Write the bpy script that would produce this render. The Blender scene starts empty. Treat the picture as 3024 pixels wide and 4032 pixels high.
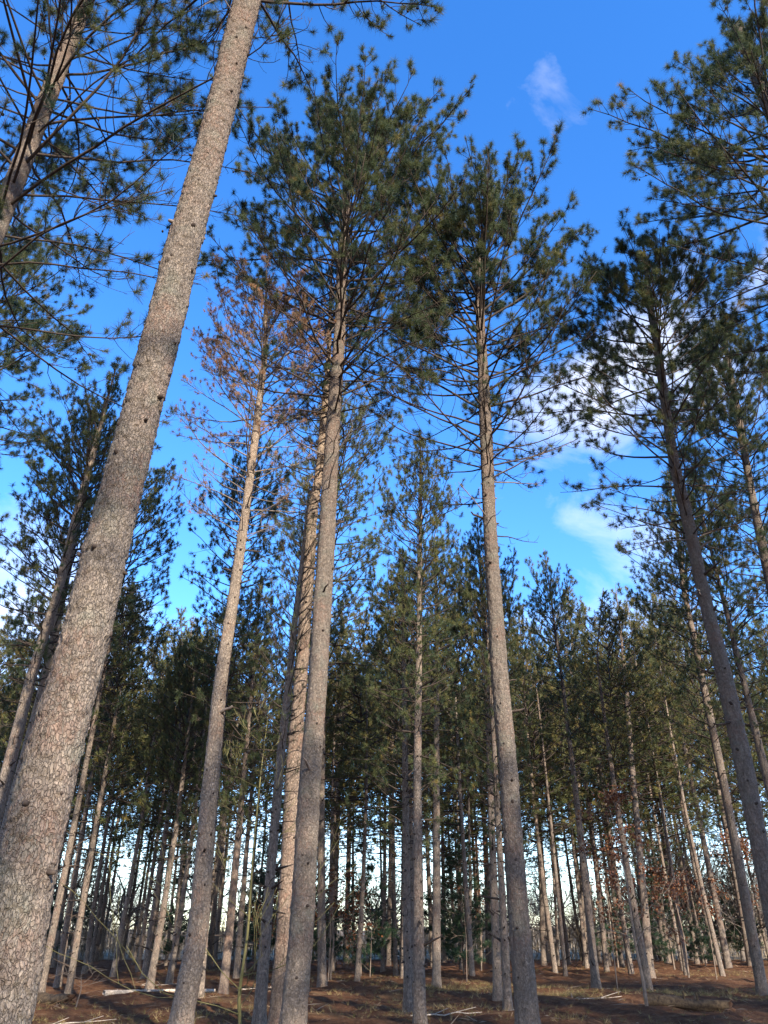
import bpy, math, random
import numpy as np
from mathutils import Vector, Matrix, Euler

# trunk centre lines in metres: (x, y, z, radius)
GIANT = {
 'A': dict(path=[(-2.699,6.454,0,0.22), (-2.779,6.454,0.919,0.214), (-2.792,6.454,1.505,0.216), (-2.801,6.454,2.734,0.216), (-2.733,6.454,3.468,0.209), (-2.716,6.454,4.279,0.205), (-2.676,6.454,5.193,0.201), (-2.626,6.454,6.254,0.191), (-2.573,6.454,7.457,0.198), (-2.524,6.454,8.85,0.195), (-2.423,6.454,10.52,0.195), (-2.339,6.454,12.485,0.2), (-2.254,6.454,14.863,0.203), (-1.95,6.454,27.0,0.012)], crown=0.57, reach=3.7, dead=0.5),
 'B': dict(path=[(-1.554,15.34,0,0.218), (-1.482,15.34,1.58,0.205), (-1.451,15.34,4.502,0.202), (-1.386,15.34,6.245,0.195), (-1.357,15.34,8.174,0.193), (-1.324,15.34,10.347,0.181), (-1.295,15.34,12.868,0.172), (-1.218,15.34,15.727,0.146), (-1.226,15.34,19.038,0.139), (-1.167,15.34,20.57,0.124), (-1.179,15.34,22.993,0.115), (-1.065,15.34,26.192,0.012)], crown=0.5, reach=4.2, dead=0.37),
 'C': dict(path=[(2.591,16.251,0,0.205), (2.581,16.251,1.655,0.194), (2.608,16.251,4.684,0.185), (2.585,16.251,6.53,0.179), (2.604,16.251,8.573,0.171), (2.645,16.251,10.875,0.157), (2.743,16.251,13.546,0.154), (2.816,16.251,16.575,0.133), (2.947,16.251,20.083,0.112), (3.81,16.251,23.261,0.012)], crown=0.52, reach=3.8, dead=0.41),
 'F': dict(path=[(7.549,16.551,0,0.171), (7.651,16.551,3.121,0.166), (7.724,16.551,4.743,0.18), (7.735,16.551,6.719,0.165), (7.701,16.551,8.705,0.144), (7.737,16.551,11.049,0.144), (7.708,16.551,12.279,0.125), (7.857,16.551,14.474,0.117), (8.005,16.551,16.293,0.107), (8.095,16.551,18.267,0.093), (8.402,16.551,21.258,0.012)], crown=0.48, reach=3.3, dead=0.42),
 'H': dict(path=[(-3.667,16.209,0,0.208), (-3.527,16.209,1.587,0.188), (-3.6,16.209,4.167,0.163), (-3.63,16.209,6.517,0.136), (-3.566,16.209,7.709,0.129), (-3.511,16.209,9.436,0.117), (-3.469,16.209,10.851,0.102), (-3.42,16.209,13.515,0.092), (-3.389,16.209,15.891,0.072), (-3.618,16.209,19.359,0.012)], crown=0.52, reach=2.3, dead=0.44),
 'D': dict(path=[(-6.605,8.419,0,0.221), (-6.477,8.419,11.538,0.164), (-6.438,8.419,13.281,0.157), (-6.431,8.419,15.288,0.15), (-6.424,8.419,17.006,0.149), (-6.366,8.419,18.945,0.136), (-6.324,8.419,21.0,0.012)], crown=0.46, reach=4.6, dead=0.42),
 'E': dict(path=[(9.736,12.031,0,0.232), (10.356,12.031,19.422,0.172), (10.426,12.031,21.85,0.161), (10.571,12.031,26.451,0.14), (10.539,12.031,25.0,0.012)], crown=0.5, reach=4.2, dead=0.42),
 'T': dict(path=[(-2.072,17.429,0,0.16), (-2.031,17.429,1.597,0.155), (-2.045,17.429,4.918,0.158), (-1.994,17.429,6.899,0.158), (-1.955,17.429,9.09,0.148), (-1.937,17.429,11.558,0.131), (-1.786,17.429,12.685,0.116), (-1.765,17.429,14.424,0.103), (-1.689,17.429,16.314,0.084), (-1.743,17.429,21.93,0.012)], crown=0.55, reach=1.9, dead=0.42),
 'G': dict(path=[(10.721,20.024,0,0.185), (11.405,20.024,11.358,0.137), (11.525,20.024,13.329,0.119), (11.836,20.024,16.523,0.114), (12.021,20.024,18.653,0.097), (12.342,20.024,21.336,0.012)], crown=0.46, reach=2.3, dead=0.4),
 'L': dict(path=[(-12.719,18.802,0,0.3), (-13.428,18.802,12.355,0.222), (-15.307,18.802,26.088,0.012)], crown=0.45, reach=3.5, dead=0.4),
}
MIDDLE = {
 'N': [(-9.756,25.147,0,0.107), (-9.756,25.147,19.288,0.01)],
 'I': [(-9.289,18.802,0,0.181), (-9.127,18.802,4.602,0.152), (-9.11,18.802,7.328,0.131), (-8.929,18.802,9.692,0.125), (-8.922,18.802,12.355,0.111), (-8.854,18.802,14.175,0.093), (-8.768,18.802,17.96,0.01)],
 'J': [(-9.601,20.356,0,0.178), (-9.518,20.356,4.862,0.152), (-9.444,20.356,7.814,0.128), (-9.487,20.356,9.311,0.11), (-9.633,20.356,17.721,0.01)],
 'K': [(0.668,16.955,0,0.123), (0.72,16.955,4.292,0.091), (0.962,16.955,11.283,0.047), (1.013,16.955,13.702,0.01)],
 'K2': [(0.543,20.155,0,0.107), (0.56,20.155,10.285,0.052), (0.561,20.155,11.801,0.01)],
 'P': [(-2.154,30.672,0,0.16), (-2.154,30.672,26.985,0.01)],
 'R': [(-2.33,16.773,0,0.122), (-2.307,16.773,2.483,0.098), (-2.261,16.773,4.788,0.1), (-2.208,16.773,5.915,0.092), (-2.139,16.773,7.927,0.073), (-2.086,16.773,8.802,0.062), (-1.971,16.773,11.957,0.01)],
 'Q': [(-4.809,23.219,0,0.102), (-4.809,23.219,18.289,0.01)],
 'S': [(1.762,29.608,0,0.155), (2.214,29.608,12.884,0.091), (2.31,29.608,17.429,0.01)],
 'U': [(3.097,24.144,0,0.129), (3.394,24.144,8.998,0.076), (3.442,24.144,12.336,0.054), (3.467,24.144,15.234,0.01)],
 'V': [(2.864,20.629,0,0.106), (2.963,20.629,4.908,0.067), (3.047,20.629,11.78,0.01)],
 'W': [(11.327,26.472,0,0.167), (11.511,26.472,5.888,0.137), (11.547,26.472,9.877,0.116), (11.582,26.472,13.054,0.098), (11.766,26.472,14.932,0.081), (11.985,26.472,18.667,0.01)],
 'X': [(11.523,37.924,0,0.193), (12.187,37.924,8.996,0.137), (12.59,37.924,13.523,0.106), (12.858,37.924,18.549,0.01)],
 'Y': [(7.191,29.904,0,0.151), (7.191,29.904,16.68,0.01)],
 'Z': [(11.291,23.043,0,0.159), (11.291,23.043,16.773,0.01)],
 'a': [(-10.958,29.608,0,0.122), (-10.958,29.608,15.284,0.01)],
 'b': [(-11.957,38.67,0,0.135), (-11.957,38.67,16.147,0.01)],
 'c': [(-9.915,36.294,0,0.144), (-9.915,36.294,16.082,0.01)],
 'd': [(-7.642,28.754,0,0.127), (-7.642,28.754,12.931,0.01)],
 'e': [(-8.02,32.873,0,0.12), (-8.02,32.873,13.695,0.01)],
 'g': [(-4.832,26.589,0,0.143), (-4.832,26.589,13.984,0.01)],
 'i': [(-14.058,41.098,0,0.131), (-14.058,41.098,14.933,0.01)],
 'j': [(11.455,49.411,0,0.19), (12.946,49.411,17.18,0.121), (13.287,49.411,23.728,0.01)],
 'k': [(19.504,49.411,0,0.206), (19.504,49.411,24.131,0.01)],
 'l': [(19.26,58.902,0,0.189), (19.26,58.902,22.068,0.01)],
 'm': [(22.512,53.488,0,0.206), (22.512,53.488,25.566,0.01)],
 'n': [(10.179,55.527,0,0.178), (10.179,55.527,23.836,0.01)],
 'o': [(-11.784,24.94,0,0.157), (-11.784,24.94,12.898,0.01)],
 'q': [(-18.728,49.411,0,0.142), (-18.728,49.411,17.661,0.01)],
 'r': [(-16.63,49.411,0,0.126), (-16.63,49.411,16.248,0.01)],
 's': [(-11.5,57.164,0,0.165), (-11.5,57.164,19.586,0.01)],
 't': [(2.788,49.411,0,0.15), (2.788,49.411,20.23,0.01)],
 'u': [(0.787,36.294,0,0.121), (0.787,36.294,14.155,0.01)],
 'v': [(7.096,58.902,0,0.189), (7.096,58.902,20.349,0.01)],
 'w': [(11.367,60.121,0,0.183), (11.367,60.121,22.052,0.01)],
 'x': [(15.941,56.608,0,0.163), (15.941,56.608,24.272,0.01)],
 'y': [(19.65,57.164,0,0.174), (19.65,57.164,22.743,0.01)],
 'z': [(20.165,56.062,0,0.162), (20.165,56.062,20.251,0.01)],
 'aa': [(21.051,57.164,0,0.165), (21.051,57.164,22.312,0.01)],
 'bb': [(21.028,55.003,0,0.176), (21.028,55.003,23.625,0.01)],
 'cc': [(11.896,56.062,0,0.144), (11.896,56.062,18.24,0.01)],
 'dd': [(-2.388,55.003,0,0.141), (-2.388,55.003,19.895,0.01)],
 'ee': [(0.294,56.062,0,0.153), (0.294,56.062,20.251,0.01)],
}
SKY_SAT, SKY_VAL, SKY_HUE, SKY_STRENGTH, SUN_STRENGTH, EXPOSURE, CLOUD = 1.28, 1.6, 0.509, 0.15, 5.0, 1.1, 5.5
BACK_SKIP = .34


RAD = math.radians
scene = bpy.context.scene
COL = scene.collection
TAU = 2 * math.pi

# ------------------------------------------------------------------ materials
def new_mat(name):
    m = bpy.data.materials.new(name); m.use_nodes = True
    nt = m.node_tree; nt.nodes.clear()
    out = nt.nodes.new('ShaderNodeOutputMaterial')
    return m, nt, out
def node(nt, t, **kw):
    n = nt.nodes.new(t)
    for k, v in kw.items(): setattr(n, k, v)
    return n
def ramp(nt, stops, interp='LINEAR'):
    r = nt.nodes.new('ShaderNodeValToRGB'); cr = r.color_ramp; cr.interpolation = interp
    while len(cr.elements) < len(stops): cr.elements.new(0.5)
    for e, (p, c) in zip(cr.elements, stops):
        e.position = p; e.color = (*c, 1)
    return r
def mixc(nt, fac, a, b, mode='MIX'):
    m = nt.nodes.new('ShaderNodeMix'); m.data_type = 'RGBA'; m.blend_type = mode
    for sock, v in ((m.inputs[0], fac), (m.inputs[6], a), (m.inputs[7], b)):
        if hasattr(v, 'links'): nt.links.new(v, sock)
        elif isinstance(v, (int, float)): sock.default_value = v
        else: sock.default_value = (*v, 1)
    return m.outputs[2]
def maprange(nt, v, a, b, c=0.0, d=1.0):
    m = nt.nodes.new('ShaderNodeMapRange'); nt.links.new(v, m.inputs[0])
    for i, q in enumerate((a, b, c, d)): m.inputs[i + 1].default_value = q
    return m.outputs[0]

def bark_material(name, grey, tan, rust, rust_amt, cell=9.0, bump=0.035, lichen=0.0, rise=(8.0, 22.0), up_col=None):
    """Plated pine bark: scales from a stretched Voronoi, dark cracks, rusty patches; colour turns toward up_col high on the stem."""
    m, nt, out = new_mat(name); L = nt.links.new
    tc = node(nt, 'ShaderNodeTexCoord')
    mp = node(nt, 'ShaderNodeMapping'); mp.inputs['Scale'].default_value = (1.5, 1.5, 0.75)
    L(tc.outputs['Object'], mp.inputs[0])
    wob = node(nt, 'ShaderNodeTexNoise'); wob.inputs['Scale'].default_value = 9; wob.inputs['Detail'].default_value = 3
    L(mp.outputs[0], wob.inputs['Vector'])
    add = node(nt, 'ShaderNodeMixRGB'); add.blend_type = 'ADD'; add.inputs[0].default_value = 0.12
    L(mp.outputs[0], add.inputs[1]); L(wob.outputs['Color'], add.inputs[2])
    v1 = node(nt, 'ShaderNodeTexVoronoi'); v1.feature = 'DISTANCE_TO_EDGE'; v1.inputs['Scale'].default_value = cell
    v2 = node(nt, 'ShaderNodeTexVoronoi'); v2.inputs['Scale'].default_value = cell
    v3 = node(nt, 'ShaderNodeTexVoronoi'); v3.inputs['Scale'].default_value = cell * 2.3
    for v in (v1, v2, v3): L(add.outputs[0], v.inputs['Vector'])
    sep = node(nt, 'ShaderNodeSeparateColor'); L(v2.outputs['Color'], sep.inputs[0])
    sep3 = node(nt, 'ShaderNodeSeparateColor'); L(v3.outputs['Color'], sep3.inputs[0])
    n1 = node(nt, 'ShaderNodeTexNoise'); n1.inputs['Scale'].default_value = 1.6; n1.inputs['Detail'].default_value = 5
    L(tc.outputs['Object'], n1.inputs['Vector'])
    n2 = node(nt, 'ShaderNodeTexNoise'); n2.inputs['Scale'].default_value = 40; n2.inputs['Detail'].default_value = 6
    L(mp.outputs[0], n2.inputs['Vector'])
    base = mixc(nt, sep.outputs[0], grey, tan)
    fl = mixc(nt, sep3.outputs[0], (0.62, 0.62, 0.62), (1.3, 1.28, 1.24))
    base = mixc(nt, 0.75, base, fl, 'MULTIPLY')
    rf = node(nt, 'ShaderNodeMath', operation='MULTIPLY')
    L(maprange(nt, n1.outputs[0], 0.46, 0.66), rf.inputs[0]); rf.inputs[1].default_value = rust_amt
    rf2 = node(nt, 'ShaderNodeMath', operation='MULTIPLY'); L(rf.outputs[0], rf2.inputs[0]); L(maprange(nt, sep.outputs[1], 0.15, 0.8), rf2.inputs[1])
    base = mixc(nt, rf2.outputs[0], base, rust)
    if up_col:
        geo = node(nt, 'ShaderNodeSeparateXYZ'); L(tc.outputs['Object'], geo.inputs[0])
        base = mixc(nt, maprange(nt, geo.outputs[2], *rise, 0, 0.55), base, up_col)
    if lichen:
        n4 = node(nt, 'ShaderNodeTexNoise'); n4.inputs['Scale'].default_value = 3.1; n4.inputs['Detail'].default_value = 6
        L(tc.outputs['Object'], n4.inputs['Vector'])
        base = mixc(nt, maprange(nt, n4.outputs[0], 0.52, 0.72, 0, lichen), base, (0.20, 0.235, 0.19))
    mp6 = node(nt, 'ShaderNodeMapping'); mp6.inputs['Scale'].default_value = (5, 5, .9); L(tc.outputs['Object'], mp6.inputs[0])
    n6 = node(nt, 'ShaderNodeTexNoise'); n6.inputs['Scale'].default_value = 2.2; n6.inputs['Detail'].default_value = 7; n6.inputs['Roughness'].default_value = .65; L(mp6.outputs[0], n6.inputs['Vector'])
    st = ramp(nt, [(.3, (.50, .48, .47)), (.5, (1.0, 1.0, 1.0)), (.72, (1.28, 1.25, 1.2))]); L(n6.outputs[0], st.inputs[0])
    base = mixc(nt, .45, base, st.outputs[0], 'MULTIPLY')
    base = mixc(nt, maprange(nt, n2.outputs[0], 0.3, 0.75, 0.0, 0.35), base, (0.55, 0.5, 0.46), 'MULTIPLY')
    n5 = node(nt, 'ShaderNodeTexNoise'); n5.inputs['Scale'].default_value = 7; n5.inputs['Detail'].default_value = 4; L(mp.outputs[0], n5.inputs['Vector'])
    cf = node(nt, 'ShaderNodeMath', operation='MULTIPLY'); L(maprange(nt, v1.outputs['Distance'], 0.0, 0.06, 0.15, 0.0), cf.inputs[0]); L(maprange(nt, n5.outputs[0], 0.40, 0.58), cf.inputs[1]); crk = cf.outputs[0]
    base = mixc(nt, crk, base, (0.055, 0.036, 0.028))
    bs = node(nt, 'ShaderNodeBsdfPrincipled'); L(base, bs.inputs['Base Color'])
    bs.inputs['Roughness'].default_value = 0.9
    bs.inputs['Specular IOR Level'].default_value = 0.15
    hgt = node(nt, 'ShaderNodeMath', operation='ADD'); L(maprange(nt, v1.outputs['Distance'], 0, 0.09), hgt.inputs[0])
    h2 = node(nt, 'ShaderNodeMath', operation='MULTIPLY_ADD'); L(sep3.outputs[1], h2.inputs[0]); h2.inputs[1].default_value = 0.6; L(hgt.outputs[0], h2.inputs[2])
    L(n2.outputs[0], hgt.inputs[1])
    bp = node(nt, 'ShaderNodeBump'); bp.inputs['Strength'].default_value = 0.9; bp.inputs['Distance'].default_value = bump
    L(h2.outputs[0], bp.inputs['Height']); L(bp.outputs[0], bs.inputs['Normal'])
    L(bs.outputs[0], out.inputs[0])
    return m

def simple_material(name, c1, c2, scale=8.0, rough=0.85, bump=0.0, stretch=(1, 1, 1)):
    m, nt, out = new_mat(name); L = nt.links.new
    tc = node(nt, 'ShaderNodeTexCoord'); mp = node(nt, 'ShaderNodeMapping'); mp.inputs['Scale'].default_value = stretch
    L(tc.outputs['Object'], mp.inputs[0])
    n = node(nt, 'ShaderNodeTexNoise'); n.inputs['Scale'].default_value = scale; n.inputs['Detail'].default_value = 6
    L(mp.outputs[0], n.inputs['Vector'])
    c = mixc(nt, maprange(nt, n.outputs[0], 0.3, 0.7), c1, c2)
    bs = node(nt, 'ShaderNodeBsdfPrincipled'); L(c, bs.inputs['Base Color']); bs.inputs['Roughness'].default_value = rough
    bs.inputs['Specular IOR Level'].default_value = 0.15
    if bump:
        bp = node(nt, 'ShaderNodeBump'); bp.inputs['Distance'].default_value = bump; L(n.outputs[0], bp.inputs['Height']); L(bp.outputs[0], bs.inputs['Normal'])
    L(bs.outputs[0], out.inputs[0])
    return m

def leaf_material(name, stops, transl=0.3, rough=0.5):
    """Thin leaves or needles: each tuft carries its own 'tint' value, so colour differs from tuft to tuft."""
    m, nt, out = new_mat(name); L = nt.links.new
    at = node(nt, 'ShaderNodeAttribute'); at.attribute_name = 'tint'
    r = ramp(nt, stops); L(at.outputs['Fac'], r.inputs[0])
    bs = node(nt, 'ShaderNodeBsdfPrincipled'); L(r.outputs[0], bs.inputs['Base Color'])
    bs.inputs['Roughness'].default_value = rough; bs.inputs['Specular IOR Level'].default_value = 0.3
    tr = node(nt, 'ShaderNodeBsdfTranslucent'); L(r.outputs[0], tr.inputs[0])
    mx = node(nt, 'ShaderNodeMixShader'); mx.inputs[0].default_value = transl
    L(bs.outputs[0], mx.inputs[1]); L(tr.outputs[0], mx.inputs[2]); L(mx.outputs[0], out.inputs[0])
    return m

M = {}
M['bark'] = bark_material('pine_bark', (0.20, 0.17, 0.145), (0.30, 0.252, 0.21), (0.27, 0.155, 0.115), 0.6, 26, 0.024, 0.4, (9, 24), (0.27, 0.18, 0.13))
M['bark_rust'] = bark_material('rusty_pine_bark', (0.24, 0.185, 0.15), (0.34, 0.265, 0.21), (0.31, 0.175, 0.125), 0.6, 17, 0.02, 0.0, (7, 13), (0.46, 0.36, 0.26))
M['bark_pale'] = bark_material('pale_pine_bark', (0.24, 0.20, 0.168), (0.34, 0.285, 0.235), (0.38, 0.22, 0.145), 0.5, 17, 0.02, 0.1, (5, 14), (0.46, 0.36, 0.27))
M['bark_young'] = bark_material('young_pine_bark', (0.21, 0.175, 0.148), (0.33, 0.27, 0.22), (0.28, 0.155, 0.11), 0.5, 17, 0.02, 0.2, (6, 18), (0.33, 0.23, 0.165))
M['twig'] = simple_material('pine_twig_bark', (0.035, 0.027, 0.023), (0.085, 0.065, 0.053), 14)
M['dead'] = simple_material('dead_branch_wood', (0.13, 0.105, 0.09), (0.27, 0.22, 0.185), 12)
M['needle'] = leaf_material('pine_needles', [(0.0, (0.034, 0.066, 0.042)), (0.45, (0.082, 0.108, 0.046)), (0.85, (0.175, 0.175, 0.062)), (1.0, (0.28, 0.20, 0.06))], 0.38)
M['orange'] = leaf_material('dying_needles', [(0.0, (0.17, 0.16, 0.08)), (0.3, (0.38, 0.245, 0.14)), (1.0, (0.56, 0.32, 0.17))], 0.45, 0.7)
M['oak_leaf'] = leaf_material('dry_oak_leaves', [(0.0, (0.08, 0.030, 0.018)), (0.6, (0.19, 0.075, 0.038)), (1.0, (0.36, 0.17, 0.07))], 0.35, 0.6)
M['soft_needle'] = leaf_material('young_evergreen_needles', [(0.0, (0.022, 0.05, 0.034)), (1.0, (0.065, 0.11, 0.05))], 0.25)
M['green_stem'] = simple_material('green_sapling_bark', (0.13, 0.125, 0.05), (0.24, 0.21, 0.095), 6, 0.8, 0.0, (1, 1, .3))
M['grey_stem'] = simple_material('grey_sapling_bark', (0.15, 0.115, 0.09), (0.28, 0.22, 0.17), 8)
M['bare'] = simple_material('bare_tree_bark', (0.10, 0.085, 0.075), (0.22, 0.185, 0.155), 5)
M['brush'] = leaf_material('dry_brush', [(0.0, (0.14, 0.115, 0.08)), (0.6, (0.34, 0.27, 0.185)), (1.0, (0.55, 0.46, 0.33))], 0.2, 0.8)
M['litter'] = leaf_material('dry_litter', [(0.0, (0.05, 0.024, 0.014)), (0.5, (0.16, 0.085, 0.045)), (0.8, (0.25, 0.15, 0.08)), (1.0, (0.46, 0.35, 0.23))], 0.1, 0.8)
M['grass'] = leaf_material('dry_grass', [(0.0, (0.12, 0.11, 0.035)), (0.5, (0.30, 0.22, 0.09)), (1.0, (0.50, 0.37, 0.18))], 0.35, 0.7)
M['pale_log'] = simple_material('weathered_log_wood', (0.30, 0.24, 0.185), (0.62, 0.53, 0.43), 7, 0.85, 0.01, (4, .5, 4))
M['old_log'] = simple_material('mossy_log_bark', (0.040, 0.029, 0.022), (0.13, 0.092, 0.055), 9, 0.9, 0.02, (2, 1, 2))
M['rot'] = simple_material('rotten_heartwood', (0.035, 0.02, 0.014), (0.10, 0.055, 0.035), 12, 0.95, 0.01)

def ground_material():
    m, nt, out = new_mat('needle_litter_ground'); L = nt.links.new
    tc = node(nt, 'ShaderNodeTexCoord')
    def noise(s, d=6, r=0.6):
        n = node(nt, 'ShaderNodeTexNoise'); n.inputs['Scale'].default_value = s; n.inputs['Detail'].default_value = d; n.inputs['Roughness'].default_value = r
        L(tc.outputs['Object'], n.inputs['Vector']); return n.outputs[0]
    a, b, c, d = noise(0.35, 4), noise(2.2, 7, .7), noise(14, 8, .75), noise(70, 5, .7)
    r1 = ramp(nt, [(0.32, (0.105, 0.052, 0.030)), (0.5, (0.20, 0.098, 0.054)), (0.68, (0.28, 0.16, 0.088))]); L(b, r1.inputs[0])
    col = mixc(nt, maprange(nt, c, 0.35, 0.7), (0.55, 0.5, 0.47), (1.35, 1.3, 1.2)); col = mixc(nt, 0.9, r1.outputs[0], col, 'MULTIPLY')
    col = mixc(nt, maprange(nt, a, 0.56, 0.70, 0, .55), col, (0.30, 0.20, 0.10))
    col = mixc(nt, maprange(nt, d, 0.58, 0.75, 0, 0.5), col, (0.40, 0.27, 0.16))
    bs = node(nt, 'ShaderNodeBsdfPrincipled'); L(col, bs.inputs['Base Color']); bs.inputs['Roughness'].default_value = 0.95
    bs.inputs['Specular IOR Level'].default_value = 0.1
    s = node(nt, 'ShaderNodeMath', operation='ADD'); L(c, s.inputs[0]); L(d, s.inputs[1])
    bp = node(nt, 'ShaderNodeBump'); bp.inputs['Distance'].default_value = 0.08; L(s.outputs[0], bp.inputs['Height']); L(bp.outputs[0], bs.inputs['Normal'])
    L(bs.outputs[0], out.inputs[0]); return m
M['ground'] = ground_material()
M['field'] = simple_material('dry_field', (0.20, 0.145, 0.085), (0.42, 0.33, 0.21), 0.6, 0.95, 0.05)
M['hill'] = simple_material('far_wooded_hill', (0.10, 0.085, 0.075), (0.20, 0.165, 0.135), 0.12, 1.0)

# ------------------------------------------------------------------ mesh building
class MB:
    """Collects triangles and quads and links them as ONE mesh object."""
    def __init__(s): s.v = []; s.t = []; s.q = []; s.tm = []; s.qm = []; s.tt = []; s.qt = []; s.n = 0
    def add(s, v, tri=None, quad=None, mat=0, tint=None):
        v = np.asarray(v, float).reshape(-1, 3)
        if tri is not None and len(tri):
            tri = np.asarray(tri).reshape(-1, 3); s.t.append(tri + s.n); s.tm.append(np.full(len(tri), mat))
        if quad is not None and len(quad):
            quad = np.asarray(quad).reshape(-1, 4); s.q.append(quad + s.n); s.qm.append(np.full(len(quad), mat))
        s.v.append(v); s.tt.append(np.full(len(v), .5) if tint is None else np.broadcast_to(tint, (len(v),)))
        s.n += len(v)
    def mesh(s, name, mats, smooth=True):
        me = bpy.data.meshes.new(name)
        v = np.concatenate(s.v); t = np.concatenate(s.t) if s.t else np.zeros((0, 3), int); q = np.concatenate(s.q) if s.q else np.zeros((0, 4), int)
        me.vertices.add(len(v)); me.vertices.foreach_set('co', v.astype(np.float32).ravel())
        me.loops.add(t.size + q.size); me.loops.foreach_set('vertex_index', np.concatenate([t.ravel(), q.ravel()]).astype(np.int32))
        me.polygons.add(len(t) + len(q))
        st = np.concatenate([np.arange(len(t)) * 3, t.size + np.arange(len(q)) * 4]).astype(np.int32)
        me.polygons.foreach_set('loop_start', st)
        mi = np.concatenate(s.tm + s.qm).astype(np.int32); me.polygons.foreach_set('material_index', mi)
        me.polygons.foreach_set('use_smooth', np.full(len(mi), smooth))
        at = me.attributes.new('tint', 'FLOAT', 'POINT'); at.data.foreach_set('value', np.concatenate(s.tt).astype(np.float32))
        for m in mats: me.materials.append(m)
        me.update(calc_edges=True); me.validate()
        return me
    def build(s, name, mats, parent=None, loc=(0, 0, 0), smooth=True):
        return link(name, s.mesh(name, mats, smooth), parent, loc)

def link(name, data, parent=None, loc=(0, 0, 0)):
    o = bpy.data.objects.new(name, data); COL.objects.link(o); o.location = loc
    if parent: o.parent = parent
    return o
def tag(o, label, cat, group=None):
    o['label'] = label; o['category'] = cat
    if group: o['group'] = group
    return o
def thing(name, label, cat, loc, group=None):
    o = link(name, None, None, loc); o.empty_display_size = .3
    return tag(o, label, cat, group)
def structure(o, kind='structure'): o['kind'] = kind; return o

def unit(a): return a / np.maximum(np.linalg.norm(a, axis=-1, keepdims=True), 1e-9)

def tubes(mb, P, R, k=4, mat=0, tint=None, cap=True):
    """P (T,N,3) centre lines, R (T,N) radii."""
    P = np.asarray(P, float); R = np.asarray(R, float)
    if P.ndim == 2: P = P[None]; R = R[None]
    T, N, _ = P.shape
    if T == 0: return
    tan = unit(np.gradient(P, axis=1)); d = unit(P[:, -1] - P[:, 0])
    ref = np.where(np.abs(d[:, 2:3]) < .85, np.array([[0, 0, 1.]]), np.array([[1., 0, 0]]))[:, None, :]
    a = unit(np.cross(tan, ref)); b = np.cross(tan, a)
    ang = np.arange(k) / k * TAU
    V = P[:, :, None] + R[:, :, None, None] * (np.cos(ang)[None, None, :, None] * a[:, :, None] + np.sin(ang)[None, None, :, None] * b[:, :, None])
    i = np.arange(T)[:, None, None] * N * k; j = np.arange(N - 1)[None, :, None] * k; c = np.arange(k)[None, None]
    c2 = (c + 1) % k
    q = np.stack([i + j + c, i + j + c2, i + j + k + c2, i + j + k + c], -1).reshape(-1, 4)
    tri = None
    if cap and k >= 3:
        e = (np.arange(T)[:, None] * N * k + (N - 1) * k)
        tri = np.concatenate([np.stack([e[:, 0], e[:, 0] + c_, e[:, 0] + c_ + 1], -1) for c_ in range(1, k - 1)])
    tv = None if tint is None else np.repeat(np.broadcast_to(tint, (T,)), N * k)
    mb.add(V, tri, q, mat, tv)

def needles(mb, rng, pos, dirs, n, length, width, mat=0, tint=None, spread=1.0, stem=0.10):
    """Pom-pom tufts: n thin needles round each twig end."""
    T = len(pos)
    if T == 0: return
    pos = np.asarray(pos); dirs = unit(np.asarray(dirs))
    if tint is None: tint = np.clip(rng.normal(.45, .22, T), 0, .95)
    rnd = unit(rng.normal(size=(T, n, 3)))
    d = unit(dirs[:, None] * rng.uniform(.1, .95, (T, n, 1)) + rnd * spread)
    base = pos[:, None] - dirs[:, None] * rng.uniform(0, stem, (T, n, 1)) * (length / .13)
    ln = length * rng.uniform(.65, 1.12, (T, n, 1)) * np.clip(rng.normal(.95, .22, (T, 1, 1)), .45, 1.4)
    side = unit(np.cross(d, unit(rng.normal(size=(T, n, 3))))) * width * .5
    droop = np.zeros((T, n, 3)); droop[..., 2] = -.12 * ln[..., 0]
    V = np.stack([base - side, base + side, base + d * ln + droop], 2)
    mb.add(V, np.arange(T * n * 3).reshape(-1, 3), None, mat, np.repeat(np.clip(tint, 0, 1), n * 3))

# ------------------------------------------------------------------ trunks
def resample(path, step):
    path = np.asarray(path, float); z = path[:, 2]
    n = max(8, int((z[-1] - z[0]) / step)); zz = np.linspace(z[0], z[-1], n)
    # smooth interpolation: piecewise linear, then a small moving average
    o = np.stack([np.interp(zz, z, path[:, i]) for i in range(4)], 1); o[:, 2] = zz
    w = max(1, int(1.1 / step)) | 1
    if w > 1 and n > 3 * w:
        for i in (0, 1, 3):
            pad = np.pad(o[:, i], w // 2, mode='reflect', reflect_type='odd')
            o[:, i] = np.convolve(pad, np.ones(w) / w, 'valid')
    o[:, 3] = np.maximum(o[:, 3], .008)
    return o

def plate_field(rng, u, v, nu, nv):
    """Cellular pattern on a cylinder: u wraps round with nu cells, v has nv cells. Returns edge distance, cell random and cell-local v."""
    jx = rng.uniform(.1, .9, (nv + 4, nu)); jy = rng.uniform(.1, .9, (nv + 4, nu)); cr = rng.uniform(0, 1, (nv + 4, nu))
    iu = np.floor(u).astype(int); iv = np.floor(v).astype(int)
    F1 = np.full(u.shape, 9.); F2 = np.full(u.shape, 9.); cid = np.zeros(u.shape); lv = np.zeros(u.shape)
    for du in (-1, 0, 1):
        for dv in (-1, 0, 1):
            a = (iu + du) % nu; b = np.clip(iv + dv, 0, nv + 3)
            dx = iu + du + jx[b, a] - u; dy = iv + dv + jy[b, a] - v
            d = np.hypot(dx, dy); near = d < F1
            F2 = np.where(near, F1, np.minimum(F2, d)); cid = np.where(near, cr[b, a], cid); lv = np.where(near, -dy, lv); F1 = np.where(near, d, F1)
    return F2 - F1, cid, lv

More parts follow.
